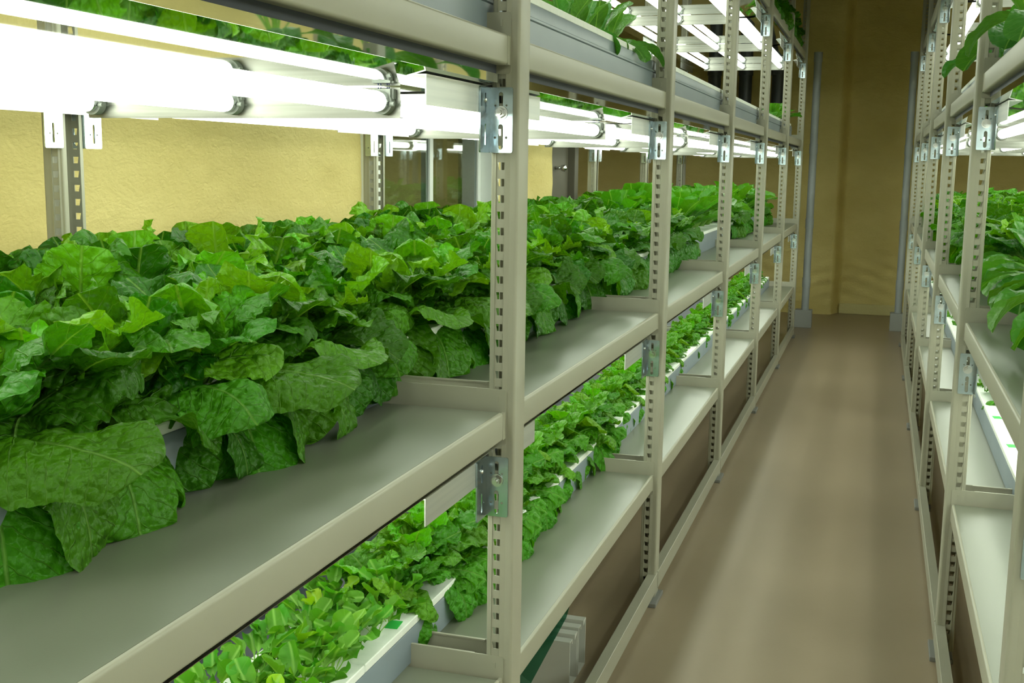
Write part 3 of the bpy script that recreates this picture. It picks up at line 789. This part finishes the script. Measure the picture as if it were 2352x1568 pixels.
# ---------------------------------------------------------------- odds and ends
def downpipe(x, y, r, z0, z1, m, joints, label, cat='pipe', name='drain_pipe', group=None):
    t = thing(name, label, cat, (x, y, z0), group)
    bm = bmesh.new(); cyl(bm, (0, 0, 0), (0, 0, z1-z0), r, 28); link('pipe', autosmooth(done(bm), .6), m, t)
    for z in joints:
        bm = bmesh.new(); cyl(bm, (0, 0, z-z0-.035), (0, 0, z-z0+.035), r*1.12, 28); link('coupling', autosmooth(done(bm), .6), m, t)
    return t
downpipe(-.488, 8.84, .0275, .13, 2.02, PVC, [.34, .78, 1.33, 1.99], 'grey drain pipe with couplings at far end of left rack')
tag(link('pipe_block', boxm((-.07, -.055, 0), (.055, .055, .132), .004), BLOCK, loc=(-.49, 8.85, 0)), 'grey square block on floor under drain pipe at left', 'block')
downpipe(.180, 8.92, .026, .13, 2.02, PVC, [.34, .78, 1.33, 1.99], 'grey drain pipe with couplings at far end of right rack')
tag(link('pipe_block', boxm((-.055, -.055, 0), (.07, .055, .132), .004), BLOCK, loc=(.18, 8.92, 0)), 'grey square block on floor under drain pipe at right', 'block')
downpipe(-1.557, 9.5, .022, .0, 1.30, WPVC, [.6, 1.0], 'thin white pipe standing by the far wall behind left rack')
for k, (x, lab) in enumerate(((-1.328, 'leftmost'), (-1.08, 'middle'), (-.823, 'rightmost'))):
    t = downpipe(x, 9.5, .052, 1.42, CEIL-.002, DPVC, [1.95, 2.3], '%s of three dark vertical ducts by the far wall above left shelves' % lab, 'duct', 'vertical_duct', 'dark ducts by the far wall')
    bm = bmesh.new(); box(bm, (-.02, .04, .3), (.02, .155, .33)); link('wall_clamp', done(bm), STEEL, t)
t = thing('hanging_cable', 'dark cable end hanging from the ceiling at aisle end', 'cable', (-.03, 9.4, 2.62))
bm = bmesh.new(); cyl(bm, (0, 0, .03), (0, 0, CEIL-2.62), .012); link('cord', autosmooth(done(bm), .6), DARK, t)
bm = bmesh.new(); r = bmesh.ops.create_icosphere(bm, subdivisions=3, radius=.028); bmesh.ops.translate(bm, verts=r['verts'], vec=(0, 0, .03)); link('plug', done(bm, smooth=True), DARK, t)
# white plastic channels lying under the lowest shelf, green film in front
def channel(x0, x1, y, z, w, h):
    th = .003
    pr = [(0, 0), (w, 0), (w, h), (w*.66, h), (w*.66, h-.012), (w*.66+th, h-.012), (w-th, h-th), (w-th, th), (th, th), (th, h-th), (w*.30, h-th), (w*.30, h-.012), (w*.30+th, h-.012), (w*.30+th, h), (0, h)]
    me = extrude_profile([(a, b_) for a, b_ in pr], 0, x1-x0)
    me.transform(Matrix.Translation((x1, y, z)) @ Matrix.Rotation(PI/2, 4, 'Z')); return me
for k, (y, h, lab) in enumerate(((2.395, .115, 'nearer'), (2.475, .118, 'farther'))):
    tag(link('plastic_channel', channel(-1.15, -.612, y, .0, .07, h), WPVC), '%s of two white hollow plastic channels lying under lowest left shelf' % lab, 'plastic channel', 'white channels under the lowest shelf')
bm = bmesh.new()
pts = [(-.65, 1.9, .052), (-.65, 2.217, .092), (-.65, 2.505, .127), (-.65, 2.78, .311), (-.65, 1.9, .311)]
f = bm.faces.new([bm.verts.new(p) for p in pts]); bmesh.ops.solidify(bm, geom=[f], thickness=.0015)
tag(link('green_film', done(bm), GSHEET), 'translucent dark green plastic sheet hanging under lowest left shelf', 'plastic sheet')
